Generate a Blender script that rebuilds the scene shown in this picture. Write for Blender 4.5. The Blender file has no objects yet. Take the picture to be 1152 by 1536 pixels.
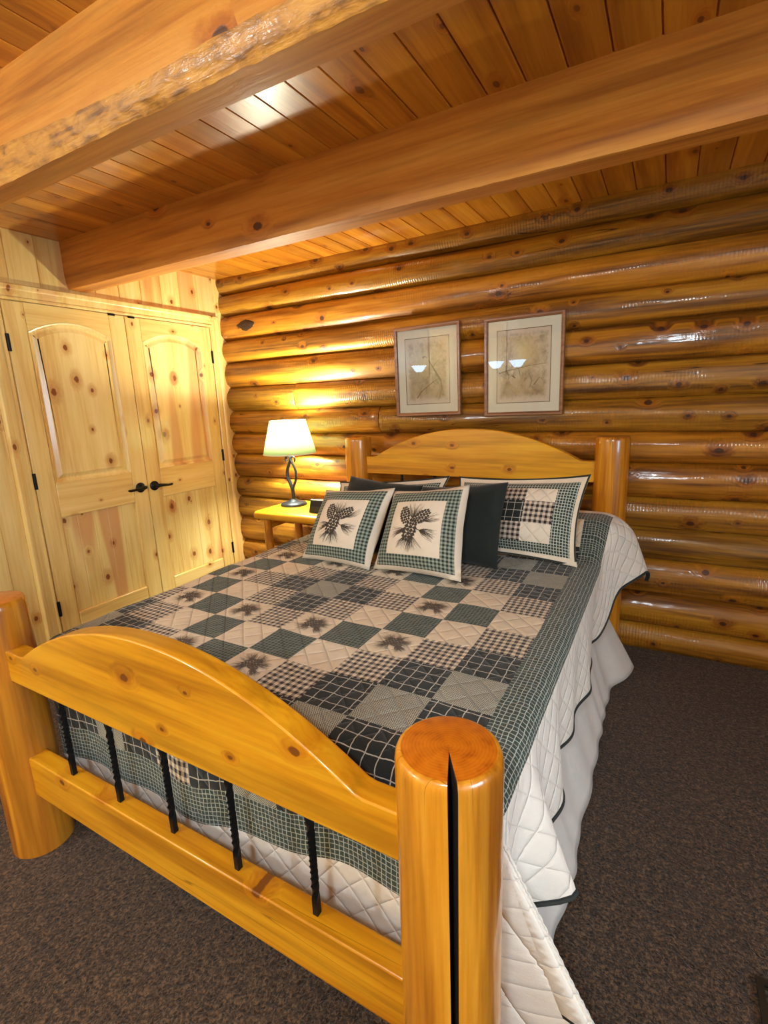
import bpy, math, random
from mathutils import Vector, noise
random.seed(7)
PI = math.pi
S = bpy.context.scene
COL = S.collection


# ---------------------------------------------------------------- helpers
def lin(r, g, b):
    f = lambda c: (c / 255 / 12.92) if c / 255 <= .04045 else ((c / 255 + .055) / 1.055) ** 2.4
    return (f(r), f(g), f(b), 1)


def sm(a, b, t):
    t = max(0, min(1, (t - a) / (b - a)))
    return t * t * (3 - 2 * t)


def nz(x, y, z):
    return noise.noise(Vector((x, y, z)))


class MB:
    """collects vertices, faces, material indices and uvs in world coordinates"""

    def __init__(s):
        s.v, s.f, s.m, s.uv = [], [], [], {}

    def add(s, vs, fs, mi=0):
        k = len(s.v)
        s.v += [tuple(p) for p in vs]
        for f in fs:
            s.f.append(tuple(i + k for i in f))
            s.m.append(mi)
        return k

    def box(s, x0, x1, y0, y1, z0, z1, mi=0):
        v = [(x, y, z) for x in (x0, x1) for y in (y0, y1) for z in (z0, z1)]
        s.add(v, [(0, 1, 3, 2), (4, 6, 7, 5), (0, 4, 5, 1), (2, 3, 7, 6), (0, 2, 6, 4), (1, 5, 7, 3)], mi)

    def prism(s, poly, o, ax, ay, az, d0, d1, mi=0):
        """2-D polygon placed with axes ax, ay at o and extruded along az from d0 to d1"""
        o, ax, ay, az = map(Vector, (o, ax, ay, az))
        n = len(poly)
        a = [o + ax * p[0] + ay * p[1] + az * d0 for p in poly]
        b = [o + ax * p[0] + ay * p[1] + az * d1 for p in poly]
        s.add(a + b, [tuple(range(n))[::-1], tuple(range(n, 2 * n))] + [(i, (i + 1) % n, n + (i + 1) % n, n + i) for i in range(n)], mi)

    def rings(s, rings, close=True, cap0=False, cap1=False, mi=0):
        n = len(rings[0])
        vs = [p for r in rings for p in r]
        fs = []
        for k in range(len(rings) - 1):
            for i in range(n if close else n - 1):
                j = (i + 1) % n
                fs.append((k * n + i, k * n + j, (k + 1) * n + j, (k + 1) * n + i))
        if cap0:
            fs.append(tuple(range(n))[::-1])
        if cap1:
            fs.append(tuple(range((len(rings) - 1) * n, len(rings) * n)))
        s.add(vs, fs, mi)

    def tube(s, pts, rad, n=10, mi=0, flat=None):
        """round bar along pts; rad is a number or a list"""
        pts = [Vector(p) for p in pts]
        if not isinstance(rad, (list, tuple)):
            rad = [rad] * len(pts)
        up = Vector((0, 0, 1))
        rings = []
        prev = None
        for i, p in enumerate(pts):
            t = (pts[min(i + 1, len(pts) - 1)] - pts[max(i - 1, 0)]).normalized()
            if prev is None:
                a = t.orthogonal().normalized()
            else:
                a = (prev - t * prev.dot(t)).normalized()
            prev = a
            b = t.cross(a)
            rings.append([p + (a * math.cos(q) + b * math.sin(q)) * rad[i] for q in [2 * PI * k / n for k in range(n)]])
        s.rings(rings, True, True, True, mi)

    def lathe(s, prof, cx, cy, n=40, mi=0, cap0=False, cap1=False):
        rings = [[(cx + r * math.cos(2 * PI * k / n), cy + r * math.sin(2 * PI * k / n), z) for k in range(n)] for r, z in prof]
        s.rings(rings, True, cap0, cap1, mi)

    def build(s, name, mats, parent=None, smooth=False, bevel=0, bevseg=2, root=None, auto=None, subd=0, solid=0):
        if not isinstance(mats, (list, tuple)):
            mats = [mats]
        off = Vector((0, 0, 0))
        r = parent
        while r is not None:
            off = off + r.location
            r = r.parent
        me = bpy.data.meshes.new(name)
        me.from_pydata([tuple(Vector(p) - off) for p in s.v], [], s.f)
        for m in mats:
            me.materials.append(m)
        me.polygons.foreach_set('material_index', s.m)
        if s.uv:
            ul = me.uv_layers.new(name='UVMap')
            for l in me.loops:
                ul.data[l.index].uv = s.uv.get(l.vertex_index, (0, 0))
        if smooth:
            me.polygons.foreach_set('use_smooth', [True] * len(me.polygons))
        me.validate()
        me.update()
        if auto is not None:
            me.polygons.foreach_set('use_smooth', [True] * len(me.polygons))
            me.set_sharp_from_angle(angle=math.radians(auto))
        o = bpy.data.objects.new(name, me)
        COL.objects.link(o)
        if parent:
            o.parent = parent
        if bevel:
            b = o.modifiers.new('bevel', 'BEVEL')
            b.width = bevel
            b.segments = bevseg
            b.limit_method = 'ANGLE'
            b.angle_limit = math.radians(35)
            b.harden_normals = False
            me.polygons.foreach_set('use_smooth', [True] * len(me.polygons))
            me.set_sharp_from_angle(angle=math.radians(35))
        if solid:
            b = o.modifiers.new('thick', 'SOLIDIFY')
            b.thickness = solid
            b.offset = -1
        if subd:
            b = o.modifiers.new('sub', 'SUBSURF')
            b.levels = b.render_levels = subd
        return o


def empty(name, loc):
    o = bpy.data.objects.new(name, None)
    o.location = loc
    o.empty_display_size = .1
    COL.objects.link(o)
    bpy.context.view_layer.update()
    return o


def tag(o, label=None, cat=None, group=None, kind=None):
    for k, v in (('label', label), ('category', cat), ('group', group), ('kind', kind)):
        if v:
            o[k] = v
    return o


# ---------------------------------------------------------------- materials
class NT:
    def __init__(s, name):
        s.mat = bpy.data.materials.new(name)
        s.mat.use_nodes = True
        s.t = s.mat.node_tree
        s.t.nodes.clear()
        s.out = s.n('ShaderNodeOutputMaterial')

    def n(s, typ, **kw):
        nd = s.t.nodes.new(typ)
        for k, v in kw.items():
            setattr(nd, k, v)
        return nd

    def put(s, sock, v):
        if isinstance(v, bpy.types.NodeSocket):
            s.t.links.new(v, sock)
        elif v is not None:
            sock.default_value = v

    def m(s, op, a, b=None, c=None, clamp=False):
        nd = s.n('ShaderNodeMath', operation=op)
        nd.use_clamp = clamp
        for i, v in enumerate((a, b, c)):
            s.put(nd.inputs[i], v)
        return nd.outputs[0]

    def mix(s, f, a, b, blend='MIX'):
        nd = s.n('ShaderNodeMix', data_type='RGBA', blend_type=blend)
        s.put(nd.inputs[0], f)
        s.put(nd.inputs[6], a)
        s.put(nd.inputs[7], b)
        return nd.outputs[2]

    def comb(s, x, y, z):
        nd = s.n('ShaderNodeCombineXYZ')
        for i, v in enumerate((x, y, z)):
            s.put(nd.inputs[i], v)
        return nd.outputs[0]

    def noise(s, vec, scale=1, detail=3, rough=.5, dist=0):
        nd = s.n('ShaderNodeTexNoise')
        s.put(nd.inputs['Vector'], vec)
        nd.inputs['Scale'].default_value = scale
        nd.inputs['Detail'].default_value = detail
        nd.inputs['Roughness'].default_value = rough
        nd.inputs['Distortion'].default_value = dist
        return nd.outputs['Fac']

    def ramp(s, f, stops):
        nd = s.n('ShaderNodeValToRGB')
        s.put(nd.inputs[0], f)
        e = nd.color_ramp.elements
        while len(e) < len(stops):
            e.new(.5)
        for i, (p, c) in enumerate(stops):
            e[i].position = p
            e[i].color = c
        return nd.outputs[0]

    def smooth(s, v, a, b):
        nd = s.n('ShaderNodeMapRange', interpolation_type='SMOOTHSTEP')
        s.put(nd.inputs[0], v)
        nd.inputs[1].default_value = a
        nd.inputs[2].default_value = b
        return nd.outputs[0]

    def bump(s, h, strength, dist=.01, nrm=None):
        nd = s.n('ShaderNodeBump')
        nd.inputs['Strength'].default_value = strength
        nd.inputs['Distance'].default_value = dist
        s.put(nd.inputs['Height'], h)
        if nrm is not None:
            s.put(nd.inputs['Normal'], nrm)
        return nd.outputs[0]

    def bsdf(s, color, rough=.5, normal=None, metal=0, coat=0, coatr=.1, spec=.5, sheen=0, **kw):
        p = s.n('ShaderNodeBsdfPrincipled')
        s.put(p.inputs['Base Color'], color)
        s.put(p.inputs['Roughness'], rough)
        p.inputs['Metallic'].default_value = metal
        p.inputs['Coat Weight'].default_value = coat
        p.inputs['Coat Roughness'].default_value = coatr
        p.inputs['Specular IOR Level'].default_value = spec
        p.inputs['Sheen Weight'].default_value = sheen
        for k, v in kw.items():
            s.put(p.inputs[k], v)
        if normal is not None:
            s.put(p.inputs['Normal'], normal)
            if coat and kw.get('coatn', True):
                s.put(p.inputs['Coat Normal'], normal)
        s.t.links.new(p.outputs[0], s.out.inputs[0])
        return p


def wood(name, c1, c2, c3, axis='X', ring=14, along=1.0, knot=.3, ks=(2.2, 8), kr=.12, rough=.35, coat=.4, coatr=.12, bump=.1,
         plank=None, vary=.25, checks=0, mottle=0, objcol=False, ripple=0, knotc=(70, 30, 10), streak=0.0, streakc=(190, 120, 60), halo=.5):
    t = NT(name)
    co = t.n('ShaderNodeTexCoord').outputs['Object']
    sp = t.n('ShaderNodeSeparateXYZ')
    t.put(sp.inputs[0], co)
    x, y, z = sp.outputs
    a, b, c = {'X': (x, y, z), 'Y': (y, x, z), 'Z': (z, x, y)}[axis]
    a0 = a
    oi = t.n('ShaderNodeObjectInfo')
    rnd = oi.outputs['Random']
    a = t.m('ADD', a, t.m('MULTIPLY', rnd, 37))
    b = t.m('ADD', b, t.m('MULTIPLY', rnd, 11))
    val = None
    if plank:
        pa, w, off = plank
        pc = {'X': x, 'Y': y, 'Z': z}[pa]
        idx = t.m('FLOOR', t.m('DIVIDE', t.m('SUBTRACT', pc, off), w))
        wn = t.n('ShaderNodeTexWhiteNoise', noise_dimensions='1D')
        t.put(wn.inputs['W'], idx)
        val = wn.outputs['Value']
        a = t.m('ADD', a, t.m('MULTIPLY', val, 43))
        b = t.m('ADD', b, t.m('MULTIPLY', val, 17))
        c = t.m('ADD', c, t.m('MULTIPLY', val, 9))
    kv = t.comb(t.m('MULTIPLY', a, ks[0]), t.m('MULTIPLY', b, ks[1]), t.m('MULTIPLY', c, ks[-1]))
    vo = t.n('ShaderNodeTexVoronoi')
    if len(ks) == 3:                       # boards: knots run straight through, so lay them out in two dimensions
        vo.voronoi_dimensions = '2D'
        kv = t.comb(t.m('MULTIPLY', a, ks[0]), t.m('MULTIPLY', c if ks[1] == 0 else b, ks[2] or ks[1]), 0)
    t.put(vo.inputs['Vector'], kv)
    vo.inputs['Scale'].default_value = 1
    vs = t.n('ShaderNodeSeparateColor')
    t.put(vs.inputs[0], vo.outputs['Color'])
    act = t.m('GREATER_THAN', vs.outputs[0], 1 - knot)
    kd = vo.outputs['Distance']
    kd = t.m('DIVIDE', kd, t.m('ADD', .45, t.m('MULTIPLY', vs.outputs[1], .9)))
    kd = t.m('ADD', kd, t.m('MULTIPLY', t.m('SUBTRACT', t.noise(co, 60, 2), .5), .05))
    kmask = t.m('MULTIPLY', t.m('SUBTRACT', 1, t.smooth(kd, kr * .75, kr * 1.1)), act)
    kh = t.m('MULTIPLY', t.m('SUBTRACT', 1, t.smooth(kd, kr, kr * 4)), act)
    b2 = t.m('ADD', b, t.m('MULTIPLY', kh, .03))
    c2_ = t.m('ADD', c, t.m('MULTIPLY', kh, .03))
    wv = t.noise(t.comb(t.m('MULTIPLY', a, .8), t.m('MULTIPLY', b, 2), t.m('MULTIPLY', c, 2)), 1, 2)
    b2 = t.m('ADD', b2, t.m('MULTIPLY', wv, .05))
    gv = t.comb(t.m('MULTIPLY', a, along), t.m('MULTIPLY', b2, ring), t.m('MULTIPLY', c2_, ring))
    n1 = t.noise(gv, 1, 4, .55, .4)
    n2 = t.noise(t.comb(t.m('MULTIPLY', a, 3.5), t.m('MULTIPLY', b2, 85), t.m('MULTIPLY', c2_, 85)), 1, 3)
    fac = t.m('ADD', t.m('MULTIPLY', n1, .66), t.m('MULTIPLY', n2, .34))
    col = t.ramp(fac, [(.34, lin(*c1)), (.5, lin(*c2)), (.66, lin(*c3))])
    if streak:
        sv = t.noise(t.comb(t.m('MULTIPLY', a, .35), t.m('MULTIPLY', b2, 9), t.m('MULTIPLY', c, 5)), 1, 1)
        col = t.mix(t.m('MULTIPLY', t.smooth(sv, .56, .62), streak), col, lin(*streakc))
    if val is not None:
        hs = t.n('ShaderNodeHueSaturation')
        t.put(hs.inputs['Value'], t.m('ADD', 1 - vary / 2, t.m('MULTIPLY', val, vary)))
        t.put(hs.inputs['Color'], col)
        col = hs.outputs[0]
    if mottle:
        mv = t.noise(t.comb(t.m('MULTIPLY', a, .9), t.m('MULTIPLY', b2, 16), t.m('MULTIPLY', c2_, 16)), 1, 4, .6)
        col = t.mix(t.m('MULTIPLY', t.smooth(mv, .46, .68), mottle), col, t.mix(1, col, lin(150, 128, 104), 'MULTIPLY'))
    if objcol:
        col = t.mix(1.0, col, oi.outputs['Color'], 'MULTIPLY')
    if checks:
        cv = t.noise(t.comb(t.m('MULTIPLY', a, .9), t.m('MULTIPLY', b2, 22), t.m('MULTIPLY', c2_, 22)), 1, 1)
        cm = t.noise(t.comb(t.m('MULTIPLY', a, 1.3), t.m('MULTIPLY', b, 3), t.m('MULTIPLY', c, 3)), 1, 1)
        ck_ = t.m('MULTIPLY', t.m('SUBTRACT', 1, t.smooth(t.m('ABSOLUTE', t.m('SUBTRACT', cv, .5)), .002, .009)), t.smooth(cm, .52, .62))
        col = t.mix(t.m('MULTIPLY', ck_, checks), col, t.mix(1, col, lin(96, 60, 36), 'MULTIPLY'))
    col = t.mix(t.m('MULTIPLY', kh, halo), col, t.mix(1, col, lin(205, 140, 90), 'MULTIPLY'))
    col = t.mix(t.m('MULTIPLY', kmask, .92), col, lin(*knotc))
    h = t.m('ADD', t.m('MULTIPLY', n1, .5), t.m('MULTIPLY', n2, .25))
    h = t.m('SUBTRACT', h, t.m('MULTIPLY', kmask, .15))
    nrm = t.bump(h, bump, .01)
    if ripple:
        wv2 = t.n('ShaderNodeTexWave', wave_type='BANDS', bands_direction='X', wave_profile='SIN')
        t.put(wv2.inputs['Vector'], t.comb(t.m('ADD', a0, t.m('MULTIPLY', rnd, 5)), t.m('MULTIPLY', b, .4), t.m('MULTIPLY', c, .4)))
        wv2.inputs['Scale'].default_value = 20
        wv2.inputs['Distortion'].default_value = 2.2
        wv2.inputs['Detail'].default_value = 2
        wv2.inputs['Detail Scale'].default_value = 1.4
        und = t.noise(t.comb(t.m('MULTIPLY', a, 6), t.m('MULTIPLY', b, 12), t.m('MULTIPLY', c, 12)), 1, 2)
        msk = t.smooth(t.noise(t.comb(t.m('MULTIPLY', a, 1.6), t.m('MULTIPLY', b, 6), t.m('MULTIPLY', c, 6)), 1, 2), .42, .62)
        hh = t.m('ADD', t.m('MULTIPLY', t.m('MULTIPLY', wv2.outputs['Fac'], msk), .5), t.m('MULTIPLY', und, 1.6))
        nrm = t.bump(hh, ripple, .012, nrm)
    t.bsdf(col, rough, nrm, coat=coat, coatr=coatr)
    return t.mat


def plain(name, c, rough=.5, metal=0, bump=0, bscale=80, coat=0, spec=.5):
    t = NT(name)
    nrm = None
    if bump:
        co = t.n('ShaderNodeTexCoord').outputs['Object']
        nrm = t.bump(t.noise(co, bscale, 3), bump, .004)
    t.bsdf(lin(*c), rough, nrm, metal, coat=coat, spec=spec)
    return t.mat


def cloth(name, base, kind='plain', line=(220, 215, 205), sp=.012, w=.2, quilted=1.0, both=True, warp=1.0, tone=.12, q=.06):
    """woven cotton with patterns laid out in metres on the UV map"""
    t = NT(name)
    uv = t.n('ShaderNodeTexCoord').outputs['UV']
    s0 = t.n('ShaderNodeSeparateXYZ')
    t.put(s0.inputs[0], uv)
    u0, v0 = s0.outputs[0], s0.outputs[1]
    nd = t.n('ShaderNodeTexNoise')
    t.put(nd.inputs['Vector'], uv)
    nd.inputs['Scale'].default_value = 26
    nd.inputs['Detail'].default_value = 2
    dv = t.n('ShaderNodeSeparateColor')
    t.put(dv.inputs[0], nd.outputs['Color'])
    u = t.m('ADD', u0, t.m('MULTIPLY', t.m('SUBTRACT', dv.outputs[0], .5), .009 * warp))
    v = t.m('ADD', v0, t.m('MULTIPLY', t.m('SUBTRACT', dv.outputs[1], .5), .009 * warp))
    base, line = lin(*base), lin(*line)

    def stripe(c, sp, w):
        return t.m('LESS_THAN', t.m('FRACT', t.m('DIVIDE', c, sp)), w)
    if kind == 'plain':
        col = base
    elif kind == 'lines':
        k = t.m('MAXIMUM', stripe(u, sp, w), stripe(v, sp, w))
        col = t.mix(k, base, line)
    elif kind == 'gingham':
        k = t.m('MULTIPLY', t.m('ADD', stripe(u, sp, .5), stripe(v, sp, .5)), .5)
        col = t.ramp(k, [(0, base), (.5, tuple((base[i] * .45 + line[i] * .55) for i in range(3)) + (1,)), (1, line)])
    elif kind == 'tweed':
        a = stripe(u, sp, .5)
        b = stripe(v, sp, .5)
        col = t.mix(t.m('ABSOLUTE', t.m('SUBTRACT', a, b)), base, line)
    tn = t.noise(uv, 14, 3)
    col = t.mix(tone, col, t.ramp(tn, [(.3, (.35, .33, .3, 1)), (.7, (1, 1, 1, 1))]), 'MULTIPLY')
    # stitched diamonds, puffed up between the seams
    h = t.m('MULTIPLY', t.noise(uv, 38, 3), .35)
    if quilted:
        def seam(e):
            f = t.m('FRACT', e)
            d = t.m('MULTIPLY', t.m('ABSOLUTE', t.m('SUBTRACT', f, .5)), 2)
            return t.m('POWER', t.m('SUBTRACT', 1, t.m('POWER', d, 5)), .6)
        e1 = seam(t.m('DIVIDE', t.m('ADD', u0, v0), q * 1.414))
        if both:
            e2 = seam(t.m('DIVIDE', t.m('SUBTRACT', u0, v0), q * 1.414))
            e1 = t.m('MINIMUM', e1, t.m('ADD', .35, t.m('MULTIPLY', e2, .65)))
        h = t.m('ADD', h, t.m('MULTIPLY', e1, quilted))
    h = t.m('ADD', h, t.m('MULTIPLY', t.noise(uv, 500, 1), .08))
    t.bsdf(col, .95, t.bump(h, .55, .010), spec=.15, sheen=.15)
    return t.mat


# warm varnished timber
M = {}
M['log'] = wood('varnished_log', (190, 136, 36), (162, 106, 20), (92, 54, 9), 'X', ring=15, along=.5, knot=.5, ks=(5.5, 0, 8), kr=.085, rough=.5, coat=.5, coatr=.11,
                bump=.35, objcol=True, ripple=.24, knotc=(58, 27, 10), checks=.9, mottle=.8)
M['beam'] = wood('timber_beam', (214, 148, 58), (200, 128, 42), (170, 98, 26), 'X', ring=18, along=.7, knot=.22, ks=(3.2, 0, 5), kr=.07, rough=.55, coat=.12, coatr=.3, bump=.3,
                 knotc=(66, 34, 20), mottle=.4)
M['bark'] = wood('waney_bark_edge', (210, 150, 60), (186, 126, 48), (118, 74, 32), 'X', ring=40, along=16, knot=0, rough=.5, coat=.2, bump=.8)
M['ceil'] = wood('ceiling_plank', (210, 144, 42), (192, 122, 30), (156, 86, 16), 'Y', ring=13, along=.8, knot=.16, ks=(4.5, 8, 0), kr=.08, rough=.32, coat=.5, coatr=.12, bump=.12,
                 plank=('X', .1235, -.09), vary=.34, knotc=(96, 46, 18), mottle=.3)
M['pinewall'] = wood('pine_wall_plank', (240, 216, 148), (232, 200, 124), (212, 166, 90), 'Z', ring=12, along=.7, knot=.32, ks=(5.5, 0, 8), kr=.07, rough=.35, coat=.35, coatr=.15, bump=.08,
                     plank=('Y', .155, 2.126), vary=.2, knotc=(120, 60, 24), streak=.6, streakc=(210, 148, 90), halo=.45)
M['pineV'] = wood('knotty_pine_upright', (240, 216, 148), (232, 202, 126), (214, 170, 96), 'Z', ring=12, along=.7, knot=.32, ks=(5.0, 0, 8), kr=.065, rough=.33, coat=.4, coatr=.15, bump=.08,
                  knotc=(122, 62, 26), streak=.5, streakc=(208, 150, 94), halo=.45)
M['pineH'] = wood('knotty_pine_rail', (240, 214, 144), (232, 200, 122), (216, 172, 96), 'Y', ring=12, along=.7, knot=.3, ks=(5.5, 0, 8), kr=.065, rough=.33, coat=.4, coatr=.15, bump=.08,
                  knotc=(128, 68, 30), halo=.45)
M['pineP'] = wood('knotty_pine_panel', (244, 224, 160), (236, 212, 138), (220, 180, 106), 'Z', ring=9, along=.6, knot=.42, ks=(4.6, 0, 6.5), kr=.075, rough=.33, coat=.4, coatr=.15, bump=.07,
                  knotc=(124, 62, 26), streak=.8, streakc=(210, 152, 98), halo=.5)
M['bedX'] = wood('honey_pine_board', (228, 172, 36), (216, 152, 22), (186, 118, 12), 'X', ring=11, along=.6, knot=.6, ks=(5, 0, 7.5), kr=.065, halo=.4, rough=.36, coat=.4, coatr=.12, bump=.12,
                 knotc=(112, 62, 16), checks=.5, mottle=.45)
M['bedZ'] = wood('honey_pine_log', (226, 162, 50), (206, 136, 30), (160, 88, 12), 'Z', ring=17, along=.6, knot=.3, ks=(3.6, 7), kr=.10, rough=.3, coat=.6, coatr=.1, bump=.14,
                 knotc=(120, 66, 22), streak=.5, streakc=(180, 112, 34), checks=.7, mottle=.5)
M['bedY'] = wood('honey_pine_side', (228, 172, 36), (216, 152, 22), (186, 118, 12), 'Y', ring=12, along=.7, knot=.2, ks=(2.6, 8))


def endgrain():
    t = NT('log_end_grain')
    co = t.n('ShaderNodeTexCoord').outputs['UV']
    sp = t.n('ShaderNodeSeparateXYZ')
    t.put(sp.inputs[0], co)
    w = t.noise(co, 14, 3)
    r = t.m('SQRT', t.m('ADD', t.m('POWER', sp.outputs[0], 2), t.m('POWER', sp.outputs[1], 2)))
    r = t.m('ADD', r, t.m('MULTIPLY', w, .012))
    g = t.m('SINE', t.m('MULTIPLY', r, 1100))
    f = t.m('ADD', t.m('MULTIPLY', g, .07), t.noise(co, 40, 3))
    col = t.ramp(f, [(.3, lin(206, 118, 22)), (.55, lin(190, 102, 16)), (.75, lin(160, 78, 12))])
    t.bsdf(col, .3, t.bump(t.noise(co, 60, 3), .05, .01), coat=.7, coatr=.1)
    return t.mat


M['end'] = endgrain()
M['crack'] = plain('dark_split_wood', (38, 22, 12), .85, bump=.4)
M['iron'] = plain('black_wrought_iron', (22, 24, 28), .45, metal=.6, bump=.25, bscale=120)
M['bronze'] = plain('dark_bronze_hardware', (36, 34, 32), .38, metal=.8)
M['pewter'] = plain('grey_forged_iron', (58, 62, 70), .4, metal=.7, bump=.2, bscale=60)
M['burl'] = plain('black_burl_knot', (48, 26, 12), .6, bump=1, bscale=60)
M['groove'] = plain('dark_joint_backing', (70, 36, 12), .9)  # plain dark brown backing behind the log joints
M['frame'] = wood('walnut_frame', (150, 104, 70), (136, 90, 58), (112, 70, 44), 'X', ring=60, along=2, knot=0, rough=.4, coat=.2)
M['mat'] = plain('cream_mat_board', (242, 240, 226), .9)
M['fillet'] = plain('dark_fillet', (96, 72, 62), .6)
M['ink'] = plain('umber_print_ink', (66, 58, 50), .95)
M['quilt_ink'] = plain('soft_brown_print_ink', (92, 84, 76), .95)
M['twig'] = plain('sepia_branch_ink', (120, 104, 88), .95)
M['black_plastic'] = plain('black_plastic', (18, 19, 20), .3)
M['silver_plastic'] = plain('pale_plastic_top', (190, 196, 190), .35)
M['display'] = plain('clock_display', (52, 54, 40), .15)
M['vent'] = plain('brown_metal_register', (58, 52, 44), .45, metal=.5)
M['hinge'] = plain('black_hinge', (24, 26, 32), .4, metal=.6)
M['brass'] = plain('antique_brass', (150, 116, 60), .3, metal=1)

# fabrics
M['beige'] = cloth('oatmeal_patch', (222, 209, 182), tone=.2)
M['green'] = cloth('green_pinwheel_check', (58, 70, 62), 'lines', (126, 134, 120), .0125, .16, tone=.2)
M['edge'] = cloth('green_border_check', (58, 72, 66), 'lines', (176, 184, 172), .0135, .15, tone=.2)
M['pane'] = cloth('black_windowpane_check', (44, 48, 46), 'lines', (190, 186, 172), .037, .07, tone=.2)
M['brown'] = cloth('brown_gingham', (222, 209, 184), 'gingham', (46, 40, 40), .021, tone=.2)
M['tweed'] = cloth('grey_tweed', (66, 72, 64), 'tweed', (196, 196, 178), .0056, tone=.2)
M['white'] = cloth('white_quilting', (230, 226, 216), quilted=1.1, both=True, tone=.08, q=.062)
M['bind'] = plain('dark_green_binding', (44, 48, 46), .9)
M['skirt'] = cloth('white_muslin', (220, 220, 216), quilted=0, tone=.06)
M['darkgreen'] = cloth('plain_black_green_cotton', (38, 44, 42), quilted=0, tone=.1)
M['linen'] = cloth('natural_linen', (222, 210, 190), quilted=0, tone=.12)
M['pcheck'] = cloth('green_pillow_gingham', (150, 160, 146), 'gingham', (40, 52, 46), .0155, quilted=0, warp=.4, tone=.1)
M['scheck'] = cloth('green_sham_check', (50, 64, 58), 'lines', (186, 192, 180), .0125, .22, quilted=.4, warp=.5, tone=.1)
M['sbeige'] = cloth('oatmeal_sham_patch', (220, 210, 192), quilted=1, tone=.1, q=.05)
M['sbrown'] = cloth('brown_sham_gingham', (206, 192, 176), 'gingham', (46, 40, 38), .0225, quilted=.4, warp=.4, tone=.1)
M['span'] = cloth('black_sham_windowpane', (40, 44, 42), 'lines', (196, 192, 180), .034, .06, quilted=.4, warp=.4, tone=.1)
M['mattress'] = plain('mattress_ticking', (220, 216, 206), .9)


def carpet():
    t = NT('brown_frieze_carpet')
    co = t.n('ShaderNodeTexCoord').outputs['Object']
    n1 = t.noise(co, 120, 3, .7, .6)
    n2 = t.noise(co, 45, 2)
    n3 = t.noise(co, 3, 2)
    f = t.m('ADD', t.m('MULTIPLY', n1, .75), t.m('MULTIPLY', n2, .25))
    f = t.m('ADD', f, t.m('MULTIPLY', t.m('SUBTRACT', n3, .5), .06))
    col = t.ramp(f, [(.38, lin(24, 14, 6)), (.5, lin(64, 44, 27)), (.62, lin(118, 90, 62))])
    t.bsdf(col, 1, t.bump(f, .9, .02), spec=.1, sheen=.2)
    return t.mat


M['carpet'] = carpet()


def shade_mat():
    t = NT('pale_green_lamp_shade')
    tr = t.n('ShaderNodeBsdfTranslucent')
    tr.inputs[0].default_value = lin(214, 236, 204)
    df = t.n('ShaderNodeBsdfDiffuse')
    df.inputs[0].default_value = lin(204, 232, 200)
    mx = t.n('ShaderNodeMixShader')
    mx.inputs[0].default_value = .3
    t.t.links.new(tr.outputs[0], mx.inputs[1])
    t.t.links.new(df.outputs[0], mx.inputs[2])
    t.t.links.new(mx.outputs[0], t.out.inputs[0])
    return t.mat


def emit(name, c, k):
    t = NT(name)
    e = t.n('ShaderNodeEmission')
    e.inputs[0].default_value = lin(*c)
    e.inputs[1].default_value = k
    t.t.links.new(e.outputs[0], t.out.inputs[0])
    return t.mat


def glass_mat():
    t = NT('picture_glass')
    fr = t.n('ShaderNodeFresnel')
    fr.inputs[0].default_value = 1.5
    tr = t.n('ShaderNodeBsdfTransparent')
    gl = t.n('ShaderNodeBsdfGlossy')
    gl.inputs['Roughness'].default_value = 0
    mx = t.n('ShaderNodeMixShader')
    t.t.links.new(t.m('MULTIPLY', fr.outputs[0], 1.8), mx.inputs[0])
    t.t.links.new(tr.outputs[0], mx.inputs[1])
    t.t.links.new(gl.outputs[0], mx.inputs[2])
    t.t.links.new(mx.outputs[0], t.out.inputs[0])
    return t.mat


def print_mat(name, seed, glow):
    t = NT(name)
    uv = t.n('ShaderNodeTexCoord').outputs['UV']
    sp = t.n('ShaderNodeSeparateXYZ')
    t.put(sp.inputs[0], uv)
    u, v = sp.outputs[0], sp.outputs[1]
    w = t.n('ShaderNodeVectorMath', operation='ADD')
    t.put(w.inputs[0], uv)
    w.inputs[1].default_value = (seed, seed * 2, 0)
    n1 = t.noise(w.outputs[0], 5, 5, .6, .5)
    n2 = t.noise(w.outputs[0], 18, 4, .65, .5)
    col = t.ramp(t.m('ADD', t.m('MULTIPLY', n1, .6), t.m('MULTIPLY', n2, .4)),
                 [(.35, lin(138, 122, 106)), (.5, lin(190, 174, 152)), (.66, lin(222, 210, 190))])
    gx = t.m('POWER', t.m('SUBTRACT', u, glow[0]), 2)
    gy = t.m('POWER', t.m('SUBTRACT', v, glow[1]), 2)
    g = t.m('SUBTRACT', 1, t.smooth(t.m('SQRT', t.m('ADD', gx, gy)), .02, .33))
    col = t.mix(t.m('MULTIPLY', g, .7), col, lin(226, 208, 150))
    low = t.m('MULTIPLY', t.m('SUBTRACT', 1, t.smooth(v, .12, .5)), t.smooth(n2, .42, .6))
    col = t.mix(t.m('MULTIPLY', low, .55), col, lin(172, 138, 76))
    ex = t.m('ABSOLUTE', t.m('SUBTRACT', u, .5))
    ey = t.m('ABSOLUTE', t.m('SUBTRACT', v, .5))
    e = t.m('ADD', t.m('MAXIMUM', ex, ey), t.m('MULTIPLY', t.m('SUBTRACT', n2, .5), .12))
    col = t.mix(t.smooth(e, .36, .47), col, lin(224, 212, 200))
    t.bsdf(col, .9, spec=.2)
    return t.mat


# ---------------------------------------------------------------- the room
H = 2.37
m = MB()
m.box(-3.4, 2.4, -2.6, 3.25, -.06, 0)
tag(m.build('floor', M['carpet']), 'dark brown speckled carpet covering the whole floor', kind='structure')

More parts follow.
